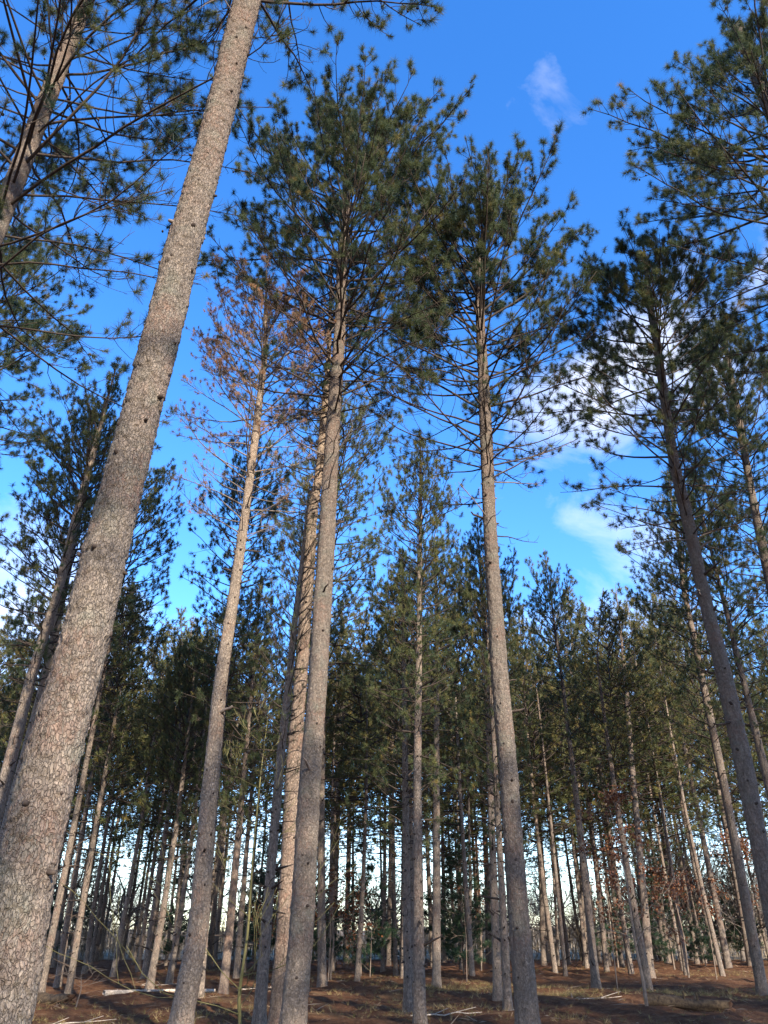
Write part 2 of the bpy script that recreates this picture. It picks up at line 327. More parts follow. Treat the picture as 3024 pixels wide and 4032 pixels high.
def trunk_mesh(rng, path, mat, sides=14, step=.35, plates=None, knots=(), flare=True):
    """Tapered stem; path in metres relative to the base, down to 0.25 m under ground. plates=(cell width, cell height, depth)."""
    P = resample(path, step); n = len(P); mb = MB()
    ang = np.arange(sides) / sides * TAU
    z = P[:, 2][:, None]; R = np.repeat(P[:, 3][:, None], sides, 1)
    if flare: R = R * (1 + .22 * np.exp(-np.maximum(z, 0) / .16) * (1 + .35 * np.sin(ang * 5 + rng.uniform(0, 6))[None]))
    ph = rng.uniform(0, TAU, 4)
    R = R * (1 + .025 * np.sin(ang[None] * 2 + z * .9 + ph[0]) + .02 * np.sin(ang[None] * 3 - z * 1.7 + ph[1]) + .012 * np.sin(z * 4.1 + ph[2]))
    if plates:
        cw, ch, dep = plates
        circ = TAU * P[:, 3].max(); nu = max(8, int(circ / cw)); nv = int((P[-1, 2] - P[0, 2]) / ch) + 1
        ww = (rng.uniform(-1, 1, R.shape)) * .10
        u = np.broadcast_to(ang[None] / TAU * nu, R.shape) + .25 * np.sin(z * 7 + ang[None] * 3); v = (z - P[0, 2]) / ch + .3 * np.sin(ang[None] * 4 + z * 2.2) + ww
        e, cid, lv = plate_field(rng, u % nu, v, nu, nv)
        shape = np.clip(e * 6, 0, 1) * (.25 + .75 * cid) - .55 * np.clip(lv, -.7, .7)
        nu2 = max(6, int(nu * .55)); e2, c2_, l2_ = plate_field(rng, (u * nu2 / nu + .4 * np.sin(z * 3.1 + ang[None] * 2)) % nu2, v * .5, nu2, nv // 2 + 2)
        big = np.clip(e2 * 7, 0, 1) * (.4 + .6 * c2_) - .5 * np.clip(l2_, -.7, .7)
        slow = .5 + .5 * np.sin(z * 2.3 + 1.7 * np.sin(ang[None] * 2 + z * .6) + ph[0]) * np.sin(ang[None] * 3 + z * 1.1 + ph[1])
        shape = shape * (1 - slow) * .9 + big * (.35 + slow)
        R = R + dep * np.minimum(1, P[:, 3][:, None] / .12) * (shape - .4) + rng.normal(0, dep * .13, R.shape)
    for (kz, ka) in knots:
        rows = np.abs(P[:, 2] - kz) < .22
        da = (ang - ka + math.pi) % TAU - math.pi
        d2 = (da[None] * P[rows, 3][:, None]) ** 2 + ((P[rows, 2] - kz)[:, None] * .8) ** 2
        R[rows] += .016 * np.exp(-d2 / .0035) - .014 * np.exp(-d2 / .0004)
    V = np.stack([P[:, 0][:, None] + R * np.cos(ang), P[:, 1][:, None] + R * np.sin(ang), np.broadcast_to(z, R.shape)], -1)
    j = np.arange(n - 1)[:, None] * sides; c = np.arange(sides)[None]
    q = np.stack([j + c, j + (c + 1) % sides, j + sides + (c + 1) % sides, j + sides + c], -1).reshape(-1, 4)
    mb.add(V, None, q, 0)
    return mb, P

def stem_at(P, z):
    return np.array([np.interp(z, P[:, 2], P[:, 0]), np.interp(z, P[:, 2], P[:, 1]), z]), float(np.interp(z, P[:, 2], P[:, 3]))

# ------------------------------------------------------------------ boughs
def vec(az, el): return np.stack([np.cos(az) * np.cos(el), np.sin(az) * np.cos(el), np.sin(el)], -1)

def bough(rng, o, az, L, e0, e1, rb, s=1.0, live=1.0, sub=.26, droop=0.0, curl=1.0, inner=.25, tw=.25):
    """One bough: main stem, side shoots, twigs. Returns tubes (list of (P,R,k)), tuft positions and directions. s scales shoot lengths."""
    N = 10; t = np.linspace(0, 1, N)
    el = e0 + (e1 - e0) * t ** 1.2 - droop * np.sin(t * math.pi) + np.cumsum(rng.normal(0, .10, N)) * .6 * curl
    azs = az + np.cumsum(rng.normal(0, .10, N)) * curl
    D = vec(azs, el); P = np.concatenate([[o], o + np.cumsum(D[:-1] * L / (N - 1), 0)])
    tb = [(P[None], (rb * (1 - .85 * t) + .003 * s)[None], 5)]
    tp, td = [P[-1]], [D[-1]]
    ns = max(2, int(L / (sub * s)))
    q = np.sort(rng.uniform(inner, .99, ns)); f = q * (N - 1); i = np.minimum(f.astype(int), N - 2); w = (f - i)[:, None]
    b = P[i] * (1 - w) + P[i + 1] * w
    sg = np.where(np.arange(ns) % 2 == 0, 1, -1) * rng.choice([1, 1, 1, -1], ns)
    saz = np.interp(q, t, azs) + sg * rng.uniform(.45, 1.15, ns); sel = np.interp(q, t, el) * .8 + rng.normal(.05, .28, ns)
    sl = np.minimum(L * .42, 1.25 * s) * (1.12 - q) ** .8 * rng.uniform(.5, 1.15, ns) + .10 * s
    K = 6; tt = np.linspace(0, 1, K)
    E = sel[:, None] + (rng.uniform(.1, .8, (ns, 1)) * curl) * tt[None] + np.cumsum(rng.normal(0, .13, (ns, K)), 1)
    A = saz[:, None] - sg[:, None] * .45 * tt[None] + np.cumsum(rng.normal(0, .13, (ns, K)), 1)
    SD = vec(A, E); SP = np.concatenate([b[:, None], b[:, None] + np.cumsum(SD[:, :-1] * sl[:, None, None] / (K - 1), 1)], 1)
    sr = (rb * .32 * (1 - .6 * q))[:, None] * (1 - .6 * tt)[None] + .0025 * s
    tb.append((SP, sr, 4)); tp.append(SP[:, -1]); td.append(SD[:, -1])
    # twigs on the side shoots
    nt = np.clip((sl / (tw * s)).astype(int), 0, 5); idx = np.repeat(np.arange(ns), nt); m = len(idx)
    q2 = rng.uniform(.3, .95, m); f = q2 * (K - 1); i = np.minimum(f.astype(int), K - 2); w = (f - i)[:, None]
    b2 = SP[idx, i] * (1 - w) + SP[idx, i + 1] * w
    a2 = A[idx, i] + rng.choice([-1, 1], m) * rng.uniform(.35, 1.0, m); e2 = E[idx, i] + rng.normal(.2, .3, m)
    l2 = rng.uniform(.10, .30, m) * s; K2 = 4; t2 = np.linspace(0, 1, K2)
    E2 = e2[:, None] + .55 * curl * t2[None] + rng.normal(0, .1, (m, K2)); A2 = a2[:, None] + np.cumsum(rng.normal(0, .15, (m, K2)), 1)
    TD = vec(A2, E2); TP = np.concatenate([b2[:, None], b2[:, None] + np.cumsum(TD[:, :-1] * l2[:, None, None] / (K2 - 1), 1)], 1)
    tb.append((TP, np.full((m, K2), .0032 * s) * (1 - .35 * t2)[None], 3)); tp.append(TP[:, -1]); td.append(TD[:, -1])
    tp[0] = tp[0][None]; td[0] = td[0][None]
    tp = np.concatenate(tp); td = np.concatenate(td)
    keep = rng.uniform(size=len(tp)) < live
    return tb, tp[keep], td[keep]
# ------------------------------------------------------------------ a big pine with each bough a part of its own
def crown_plan(rng, H, zb, reach, spacing, per, e_low, e_top, power=.62):
    """(z, azimuth, length, start and end elevation) of each bough."""
    out = []; z = zb; az = rng.uniform(0, TAU)
    while z < H - .35:
        t = (z - zb) / (H - zb)
        n = per if t < .85 else max(3, per - 1)
        az += rng.uniform(.5, 1.1)
        for k in range(n):
            e0 = e_low + (e_top - e_low) * t + rng.normal(0, .12); em = min(1.25, max(.12, e0 + .16))
            rr = reach * rng.uniform(.55, 1.12) * min(1, .72 + t * 2.2); q = min(1, rr / (reach * 1.15))
            top = zb + (H - zb) * (.70 + .25 * math.sqrt(1 - q * q))
            l = min(rr / math.cos(em), max(.35, (top - z) / math.sin(em)) * rng.uniform(.85, 1.08))
            out.append((z + rng.uniform(-.12, .12) * spacing, az + TAU * k / n + rng.normal(0, .22), l, e0, e0 + rng.uniform(.05, .40), t))
        z += spacing * rng.uniform(.75, 1.2) * (1 - .35 * t)
    return out

def giant(key, name, label, group, bark='bark', seed=1, spacing=.56, per=5, sub=.27, s=1.0, plates=None, sides=16, step=.3,
          tufts=120, nl=.175, nw=.0066, live=(.22, .98), e_low=.18, e_top=1.0, needle='needle', tint=(.40, .2), dead_n=3, dead_live=.0,
          extra=(), dead_len=1.0, cones=0.0, inner=.36, stubs=True, az_keep=None, twig='twig', power=.62, thick=1.0, stub_long=1.0):
    g = GIANT[key]; rng = np.random.default_rng(seed)
    path = np.array(g['path']); base = path[0, :3].copy(); base[2] = 0; path[:, :3] -= base
    path = np.concatenate([[path[0] + np.array([0, 0, -.3, .01])], path])
    H = path[-1, 2]; zb = H * g['crown']; zd = H * g['dead']
    root = thing(name, label, 'pine tree', base, group)
    knots = []; z = .8
    while stubs and z < zb:
        a0 = rng.uniform(0, TAU); n = int(rng.integers(2, 5))
        for k in range(n):
            if rng.uniform() > .12: knots.append((z + rng.normal(0, .06), (a0 + k * TAU / n + rng.normal(0, .35)) % TAU))
        z += rng.uniform(.42, .8) * s
    mb, P = trunk_mesh(rng, path, bark, sides, step, plates, knots)
    tr = mb.build('trunk', [M[bark], M['dead']], root)
    crown = MB(); n_b = 0
    plan = crown_plan(rng, H, zb, g['reach'], spacing * s, per, e_low, e_top, power)
    for (z, az, l, e0, e1, t) in plan + list(extra):
        o, r = stem_at(P, z)
        lt = min(1, max(0, (t - .06) / .5)); lv = live[0] + (live[1] - live[0]) * lt * lt * (3 - 2 * lt)
        tb, tp, td = bough(rng, o, az, l, e0, e1, min(r * .34, (.0058 * l + .0055) * thick), s, lv, sub * (1.1 - .35 * min(1, t * 1.6)), 0.0, 1.0, inner)
        b = MB()
        for (p, q, k) in tb: tubes(b, p, q, k)
        if n_b < 96: b.build('branch', [M[twig]], root)
        else: [tubes(crown, p, q, k, 1) for (p, q, k) in tb]
        n_b += 1
        tint_v = np.clip(rng.normal(tint[0] + .16 * t, tint[1], len(tp)), 0, .97); tint_v[rng.uniform(size=len(tp)) < .006] = 1.0
        needles(crown, rng, tp, td, tufts, nl * s, nw * s, 0, tint_v)
        if cones:
            m = rng.uniform(size=len(tp)) < cones; cp = tp[m] - td[m] * .22 * s + rng.normal(0, .02, (m.sum(), 3)) * s
            cd = unit(td[m] + rng.normal(0, .6, td[m].shape)); q = np.linspace(-.5, .5, 5)
            tubes(crown, cp[:, None] + cd[:, None] * q[None, :, None] * .055 * s, np.broadcast_to(np.array([.006, .02, .023, .017, .004]) * s, (len(cp), 5)), 5, 1)
    if crown.n: crown.build('crown', [M[needle], M[twig]], root)
    # dead limbs under the crown, snapped stubs lower still
    z = zd
    while z < zb:
        f = (z - zd) / max(zb - zd, .1)
        for k in range(dead_n):
            if rng.uniform() > .35 + .6 * f: continue
            o, r = stem_at(P, z + rng.uniform(-.1, .1)); l = g['reach'] * rng.uniform(.25, .8) * (.35 + .65 * f) * dead_len
            tb, tp, td = bough(rng, o, rng.uniform(0, TAU), l, rng.normal(.15, .2), rng.normal(.55, .3), min(r * .28, .007 * l + .007), s, dead_live, .30, .15, 1.5, .35)
            if l < g['reach'] * .33: tb = tb[:1]
            b = MB()
            for (p, q, kk) in tb: tubes(b, p, q, kk)
            if dead_live: needles(b, rng, tp, td, tufts, nl * s, nw * s, 1)
            b.build('dead_branch', [M['twig' if rng.uniform() < .6 else 'dead'], M[needle]], root)
        z += .55 * s * rng.uniform(.7, 1.3)
    for (kz, az) in knots:
        o, r = stem_at(P, kz); u = rng.uniform()
        long = u < (.05 + .30 * (kz / zb)) * stub_long; l = rng.uniform(.12, .42) if long else rng.uniform(.02, .06)
        d = vec(az + rng.normal(0, .2), rng.normal(.3, .25)); a = o + vec(az, 0.0) * r * .86
        tt = np.linspace(0, 1, 5)[:, None]; wob = np.cumsum(rng.normal(0, .006, (5, 3)), 0) * (4 if long else 1)
        rr = rng.uniform(.015, .028) * min(1.15, r / .16 + .3)
        b = MB(); tubes(b, a + d * (l + r * .14) * tt + wob * tt, rr * np.array([1.25, 1.1, 1.0, .9, .6]), 7)
        b.build('branch_stub', [M['twig' if rng.uniform() < .85 else 'dead']], tr)
    return root

# ------------------------------------------------------------------ shared crowns for the rows of younger pines: one mesh per kind, origin at the crown foot, 10 m tall
def crown_kind(seed, reach, tufts, nw, dens=1.0, per=4, spacing=.44, live=(.55, .97), sub=.25, e_low=.05, needle='needle', tint=(.48, .2), below=4.5, nl=.15):
    rng = np.random.default_rng(seed); mb = MB(); H = 10.0; ax = np.array([[0, 0, -7, .1], [0, 0, 0, .085], [0, 0, 10, .012]])
    s = 1.15
    for (z, az, l, e0, e1, t) in crown_plan(rng, H, 0.0, reach, spacing, per, e_low, 1.0):
        if rng.uniform() > dens: continue
        tb, tp, td = bough(rng, np.array([0, 0, z]), az, l, e0, e1, .007 * l + .006, s, live[0] + (live[1] - live[0]) * min(1, t * 3), sub, 0, 1, .22)
        for (p, q, k) in tb: tubes(mb, p, q, 3 if k < 5 else 4, 1)
        tv = np.clip(rng.normal(tint[0] + .22 * t, tint[1], len(tp)), 0, .95); needles(mb, rng, tp, td, tufts, nl, nw, 0, tv)
    z = -below
    while z < 0:
        for k in range(3):
            f = (z + below) / below
            if rng.uniform() > .25 + .55 * f: continue
            l = reach * rng.uniform(.2, .75) * (.4 + .6 * f)
            tb, tp, td = bough(rng, np.array([0, 0, z]), rng.uniform(0, TAU), l, rng.normal(.1, .25), rng.normal(.3, .3), .007 * l + .005, s, .0, .45, .1, 1.3, .35)
            for (p, q, kk) in tb[:2]: tubes(mb, p, q, 3, 1)
        z += .5
    # knobs of old branch whorls on the bare stem
    z = -below * 1.9
    return mb.mesh('pine_crown', [M[needle], M['twig']])

CROWNS = [crown_kind(50 + i, r, 50, .0125, dens=dn, per=pr, live=lv) for i, (r, dn, pr, lv) in enumerate([
    (2.25, 1.0, 5, (.5, .97)), (2.05, .95, 5, (.45, .97)), (2.4, .9, 5, (.4, .95)), (2.0, 1.0, 5, (.55, 1.0)), (2.2, .85, 6, (.45, .95)), (2.5, 1.0, 5, (.5, .95))])]
FAR_CROWNS = [crown_kind(70 + i, r, 22, .024, dens=dn * .72, per=5, sub=.36, tint=(.66, .2), nl=.18) for i, (r, dn) in enumerate([(2.2, 1.0), (2.45, .95), (2.05, 1.0), (2.3, .9)])]  # lighter needle tint paints a sunlit look into the far crowns
THIN_CROWN = crown_kind(90, 1.9, 12, .014, dens=.8, live=(.12, .5), tint=(.5, .2))

def young_pine(name, label, path, seed, group, kind, crown_at=.42, bark='bark_young', sides=12, step=.3, far=False, thin=False, wide=1.0):
    rng = np.random.default_rng(seed)
    path = np.array(path, float); base = path[0, :3].copy(); base[2] = 0; path[:, :3] -= base
    if len(path) == 2:
        b, t = path; a = rng.uniform(0, TAU); k = t[2] * rng.uniform(.006, .022)
        mid = [np.array([math.cos(a) * k * u * (1 - u) * 4, math.sin(a) * k * u * (1 - u) * 4, t[2] * u, b[3] * (1 - .93 * u ** 1.15)]) for u in (.2, .4, .6, .8)]
        path = np.array([b] + mid + [t])
    path = np.concatenate([[path[0] + np.array([0, 0, -.3, .01])], path])
    H = path[-1, 2]; zb = H * crown_at
    root = thing(name, label, 'pine tree', base, group)
    mb, P = trunk_mesh(rng, path, bark, sides, step)
    # whorl knots, part of the stem's surface
    z = .7
    while z < zb * 1.15:
        a0 = rng.uniform(0, TAU); n = int(rng.integers(2, 5))
        for k in range(n):
            az = a0 + k * TAU / n + rng.normal(0, .3); o, r = stem_at(P, z + rng.normal(0, .03)); l = rng.uniform(.04, .12) if rng.uniform() < .8 else rng.uniform(.2, .7)
            d = vec(az, rng.normal(.15, .2)); q = np.linspace(0, 1, 3)[:, None]
            tubes(mb, o + vec(az, 0.) * r * .7 + d * l * q, np.array([.034, .022, .009]) * min(1, r / .1), 4, 1)
        z += rng.uniform(.4, .65) * max(.6, H / 18)
    mb.build('trunk', [M[bark], M['twig']], root)
    me = THIN_CROWN if thin else (FAR_CROWNS if far else CROWNS)[kind % (len(FAR_CROWNS) if far else len(CROWNS))]
    c = link('crown', me, root); a, _ = stem_at(P, zb); b, _ = stem_at(P, H)
    k = (H - zb) / 10.0; c.location = a
    ax = Vector(b - a).normalized(); q = Vector((0, 0, 1)).rotation_difference(ax)
    c.rotation_mode = 'QUATERNION'; c.rotation_quaternion = q @ Euler((0, 0, rng.uniform(0, TAU))).to_quaternion()
    w = wide * min(1.15, max(.8, (H * .11 / k) / 2.3)) if not far else wide
    c.scale = (k * w, k * w, k)
    return root

# ------------------------------------------------------------------ leafless trees, saplings
def branching(rng, o, d, L, r, depth, out, spread=.55, up=.12, n=(2, 4), leafs=None):
    N = 6; t = np.linspace(0, 1, N); D = [d]
    for i in range(N - 1): D.append(unit(D[-1] + rng.normal(0, .13, 3) + np.array([0, 0, up * .3])))
    P = np.concatenate([[o], o + np.cumsum(np.array(D[:-1]) * L / (N - 1), 0)])
    out.append((P, r * (1 - .5 * t)))
    if depth == 0:
        if leafs is not None: leafs.append((P[-1], D[-1])); leafs.append((P[3], D[3]))
        return
    for k in range(rng.integers(*n) + 1):
        f = rng.uniform(.35, 1.0); i = min(int(f * (N - 1)), N - 2)
        b = P[i] + (P[i + 1] - P[i]) * (f * (N - 1) - i)
        nd = unit(D[i] + unit(rng.normal(size=3)) * spread * rng.uniform(.7, 1.6) + np.array([0, 0, up]))
        branching(rng, b, nd, L * rng.uniform(.5, .78), r * .5 * rng.uniform(.7, 1.1), depth - 1, out, spread, up, n, leafs)

def pack_tubes(mb, out, k=4, mat=0, rmin=.004):
    if out: tubes(mb, np.array([p for p, r in out]), np.maximum(np.array([r for p, r in out]), rmin), k, mat)
# ================================================================== THE PLACE
RNG = np.random.default_rng(7)
SUN_AZ, SUN_EL = RAD(152), RAD(27)           # clockwise from +Y; the sun stands behind the viewer, a little to the right
SUN_DIR = Vector((math.sin(SUN_AZ) * math.cos(SUN_EL), math.cos(SUN_AZ) * math.cos(SUN_EL), math.sin(SUN_EL)))

# ------------------------------------------------------------------ ground
def lumps(x, y):
    return (.06 * np.sin(x * .55 + 1.3) * np.sin(y * .43 + .4) + .045 * np.sin(x * 1.3 + y * .9) + .03 * np.sin(x * 2.9 - y * 2.1 + 2) + .02 * np.sin(x * 5.3 + 1) * np.sin(y * 4.7)) * np.clip((y - 3) / 8, 0, 1) * np.clip((66 - y) / 8, .15, 1)
def sheet(name, x0, x1, y0, y1, nx, ny, z, mat, amp=1.0):
    X, Y = np.meshgrid(np.linspace(x0, x1, nx), np.linspace(y0, y1, ny)); Z = z + amp * (lumps(X, Y) + RNG.normal(0, .008, X.shape))
    mb = MB(); i = np.arange(ny - 1)[:, None] * nx + np.arange(nx - 1)[None]
    mb.add(np.stack([X, Y, Z], -1), None, np.stack([i, i + 1, i + nx + 1, i + nx], -1).reshape(-1, 4))
    return structure(mb.build(name, [mat]))
mb = MB()                                   # one sheet: fine where it is seen, coarse to the horizon
xs = np.concatenate([[-2500, -900, -300, -120, -70], np.arange(-45, 45.1, .28), [70, 120, 300, 900, 2500]])
ys = np.concatenate([[-800, -200, -80, -30, -5, 4], np.arange(10, 70, .28), [78, 95, 130, 200, 400, 1000, 3000]])
X, Y = np.meshgrid(xs, ys); inside = (np.abs(X) < 46) & (Y > 9) & (Y < 71)
Z = np.where(inside, lumps(X, Y) + RNG.normal(0, .012, X.shape), np.where(Y > 66, lumps(X, np.minimum(Y, 70)), lumps(X, Y)) * (np.abs(X) < 200))
nx = len(xs); i = np.arange(len(ys) - 1)[:, None] * nx + np.arange(nx - 1)[None]
mb.add(np.stack([X, Y, Z], -1), None, np.stack([i, i + 1, i + nx + 1, i + nx], -1).reshape(-1, 4))
structure(mb.build('ground', [M['ground']]))
def gz(x, y): return float(lumps(np.array(x, float), np.array(y, float)))
mb = MB(); X, Y = np.meshgrid(np.linspace(-260, 260, 60), np.concatenate([np.linspace(67, 120, 30), np.linspace(130, 420, 16)]))
nx = 60; i = np.arange(45)[:, None] * nx + np.arange(nx - 1)[None]
mb.add(np.stack([X, Y, .05 + .25 * np.clip((Y - 67) / 12, 0, 1) + .1 * np.sin(X * .3) * np.sin(Y * .21) * np.clip((Y - 67) / 12, 0, 1)], -1), None, np.stack([i, i + 1, i + nx + 1, i + nx], -1).reshape(-1, 4))
structure(mb.build('field', [M['field']]))
mb = MB(); ax = np.linspace(-900, 900, 260); rows = [(0, 0), (30, .55), (70, .9), (130, 1.0), (240, .6), (330, 0)]
hh = 5.5 + 1.6 * np.sin(ax * .006 + 1) + 1.2 * np.sin(ax * .017) + 0.5 * np.sin(ax * .11) + RNG.normal(0, .5, ax.shape)
V = np.stack([np.stack([ax, np.full(ax.shape, 430. + dy), hh * k + (RNG.normal(0, .5, ax.shape) if k else -.5)], -1) for dy, k in rows])
i = np.arange(len(rows) - 1)[:, None] * 260 + np.arange(259)[None]
mb.add(V, None, np.stack([i, i + 1, i + 261, i + 260], -1).reshape(-1, 4)); structure(mb.build('hills', [M['hill']]))

# litter on the forest floor: fallen twigs, cone scales, straw
def flat_straws(n, x0, x1, y0, y1, l0, l1, w, lift, tint_mu, tint_sd, rng, bias=1.0):
    y = y0 + (y1 - y0) * rng.uniform(size=n) ** bias; x = rng.uniform(-1, 1, n) * np.maximum(12, y * .62)
    z = lumps(x, y) + rng.uniform(.005, lift, n); a = rng.uniform(0, TAU, n); l = rng.uniform(l0, l1, n) * rng.uniform(.4, 1, n); e = rng.normal(0, .22, n)
    d = vec(a, e) * l[:, None] * .5; side = np.stack([-np.sin(a), np.cos(a), np.zeros(n)], -1) * w * .5; up = np.array([0, 0, 1.]) * w * .5
    c = np.stack([x, y, z], -1); V = np.stack([c - d - side, c - d + side, c + d + up * .6, c + side * .2 + up * 2], 1)
    k = np.arange(n)[:, None] * 4
    return V, np.concatenate([k + [0, 1, 2], k + [0, 3, 2], k + [1, 2, 3]]), np.repeat(np.clip(rng.normal(tint_mu, tint_sd, n), 0, 1), 4)
mb = MB(); rg = np.random.default_rng(21)
for args in [(30000, 0, 0, 9, 44, .07, .22, .008, .03, .40, .2, 1.6), (4200, 0, 0, 9, 62, .15, .5, .013, .05, .66, .2, 1.4), (520, 0, 0, 10, 62, .4, 1.1, .022, .06, .8, .15, 1.3)]:
    V, T, tv = flat_straws(*args[:-1], rg, args[-1]); mb.add(V, T, None, 0, tv)
structure(mb.build('needle_litter', [M['litter']]), 'stuff')
mb = MB(); patches = [(-7.2, 16.4, 2.6, 500), (2.3, 29, 2.6, 420), (4.5, 30.5, 2.5, 300), (9.5, 26.5, 2.6, 420), (5.3, 25.5, 1.6, 240), (8.5, 46, 3, 200), (-4, 19.5, 2.0, 160), (1.5, 19.5, 3.0, 180), (-9, 44, 4, 160), (16, 40, 5, 240), (-2, 36, 6, 200), (7, 17, 3, 200), (0, 25, 6, 200), (-10, 22, 4, 200)]
for (cx, cy, rr, n) in patches:
    x = cx + rg.normal(0, rr * .55, n); y = cy + rg.normal(0, rr * .4, n); p = np.stack([x, y, lumps(x, y) + .01], -1)
    needles(mb, rg, p, np.tile([0, 0, 1.], (n, 1)), 7, .17, .009, 0, np.clip(rg.normal(.5, .3, n), 0, 1), .75, 0)
structure(mb.build('dry_grass', [M['grass']]), 'stuff')

# ------------------------------------------------------------------ the big pines, one by one
G = 'tall pines standing nearest the viewer'
giant('A', 'pine_tree', 'thickest pine, close by, its plated grey-pink trunk slanting across the whole scene', G, seed=11, stub_long=.0, plates=(.055, .08, .019), sides=120, step=.02, cones=.10, dead_n=1, dead_len=.5, live=(.3, .95), extra=[(14.9, .25, 3.6, .35, -.3, .55), (15.3, .1, 3.3, .25, -.25, .5), (15.2, -.5, 2.8, .3, -.2, .5), (15.4, 2.8, 3.4, .2, -.2, .4)])
giant('B', 'pine_tree', 'tall full-crowned pine between the dying orange pine and the gap of open sky', G, seed=12, plates=(.055, .09, .016), sides=76, step=.03, cones=.08, per=6, spacing=.52, sub=.24, dead_n=3)
giant('C', 'pine_tree', 'tall pine with long clean trunk, short stubs and broad crown beside the open sky', G, seed=13, plates=(.055, .09, .016), sides=76, step=.03, cones=.08, per=6, spacing=.50, sub=.24)
giant('F', 'pine_tree', 'big pine curving up beside the right edge, wide crown spread before white cloud', G, seed=14, plates=(.055, .09, .016), sides=70, step=.03, cones=.06, live=(.3, .92), per=5, spacing=.52)
giant('H', 'pine_tree', 'dying pine with sparse rusty orange needles and a bare pale upper trunk', G, seed=15, bark='bark_pale', plates=(.05, .085, .013), sides=60, step=.035, s=.75, tufts=60, nl=.14, nw=.009, twig='dead', needle='orange', live=(.10, .62), tint=(.62, .3), dead_n=4, per=4, spacing=.5, sub=.22, dead_len=1.15, e_low=.25)
giant('D', 'pine_tree', 'pine leaning in at the upper left corner, sunlit flaking stem among loose dark tufts', G, seed=16, thick=.7, plates=(.05, .08, .014), sides=60, step=.035, live=(.26, .62), per=4, spacing=.55, cones=.14, dead_n=3, e_low=.0, e_top=.9)
giant('E', 'pine_tree', 'dark full pine crown reaching in from the upper right corner, trunk mostly beyond the edge', G, seed=17,  live=(.42, .95), per=5, spacing=.55, cones=.08, sides=20, e_low=.15)
giant('T', 'pine_tree', 'rusty barked half-dead pine hugging the left side of the full-crowned pine', G, seed=18, bark='bark_rust', plates=(.05, .085, .012), sides=50, step=.035, s=.8, tufts=10, live=(.02, .12), dead_n=3, per=4, spacing=.62, e_low=.25, e_top=.8)
giant('G', 'pine_tree', 'slimmer pine partly behind the big curving pine, its knotty stem slanting out of view', G, seed=19, s=.85, live=(.5, .95), per=5, spacing=.52, sides=20)
giant('L', 'pine_tree', 'pine standing beyond the left edge, only its bright needled boughs showing', G, seed=20, live=(.45, .95), per=5, spacing=.56, sides=16)

# ------------------------------------------------------------------ pines of the stand whose feet can be told apart
MID_LABEL = {
 'N': 'slender pine whose dark crown shows just behind the thick slanting trunk', 'I': 'lit leaning pine left of the thickest trunk, crown top clear against blue sky',
 'J': 'pine with a sunlit lower stem squeezed against the left side of the thickest trunk', 'K': 'straight medium pine in mid clearing with short spiky stubs and a round airy crown',
 'K2': 'slim pine standing close behind the straight stubby pine of the clearing', 'P': 'pine whose crown rises right behind the full-crowned pine, base back in the litter',
 'R': 'pine with a pale lit foot just left of the rusty barked trunk', 'Q': 'dark stemmed pine immediately behind the dying orange pine',
 'S': 'pale smooth lit trunk standing alone right of the straight stubby pine', 'U': 'farther of the two grey stems left of the long clean trunk, olive crown above',
 'V': 'nearer of the two grey stems touching the left side of the long clean trunk', 'W': 'leaning dark footed pine by the right edge, its slim stem crossing behind the curving pine',
 'X': 'pine with a flared reddish foot behind the oak sapling and the right hand log', 'Y': 'straight grey pine alone on the litter right of the long clean trunk',
 'Z': 'pine beyond the right edge with only a dark dense crown showing', 'a': 'thin pine to the left of the pale log, second foot out from the thickest trunk',
 'b': 'thin pine far behind the pale log, first of the row over its left end', 'c': 'left one of a close pair of pines behind the pale log',
 'd': 'right one of a close pair of pines behind the pale log', 'e': 'pale straight pine between the close pair and the dying orange pine',
 'g': 'reddish slim pine between the dying orange pine and the green sapling', 'i': 'grey pine far back, above the broken dark log',
 'j': 'pine with a lit orange foot in thin grass right of the long clean trunk', 'k': 'far pine with a broad orange tinged foot near the right edge',
 'l': 'far pine with a pale pinkish foot behind the oak sapling', 'm': 'dark far pine leaning near the right edge before the grey brush',
 'n': 'thin far pine just right of the long clean trunk at the stand edge', 'o': 'pine beyond the left edge with only yellow lit boughs showing low down'}
BARK = {'S': 'bark_pale', 'R': 'bark_pale', 'g': 'bark_rust', 'j': 'bark_pale', 'I': 'bark_pale', 'J': 'bark_pale', 'e': 'bark_pale', 'b': 'bark_pale'}
WIDE = {'K': 1.0, 'R': .8, 'V': .8}
taken = [(p['path'][0][0], p['path'][0][1]) for p in GIANT.values()]
for q, (k, path) in enumerate(MIDDLE.items()):
    lab = MID_LABEL.get(k, 'pine at the far side of the stand, its foot where the litter ends')
    grp = 'pines of the stand' if k in MID_LABEL else 'pines along the far edge of the stand'
    young_pine('pine_tree', lab, path, 100 + q, grp, q, .30 if path[-1][2] < 14.5 and k not in ('K',) else .40, BARK.get(k, 'bark_young'), 14 if path[0][1] < 30 else 10, .3, far=path[0][1] > 34, thin=k in ('R',), wide=WIDE.get(k, 1.0))
    taken.append(path[0][:2])

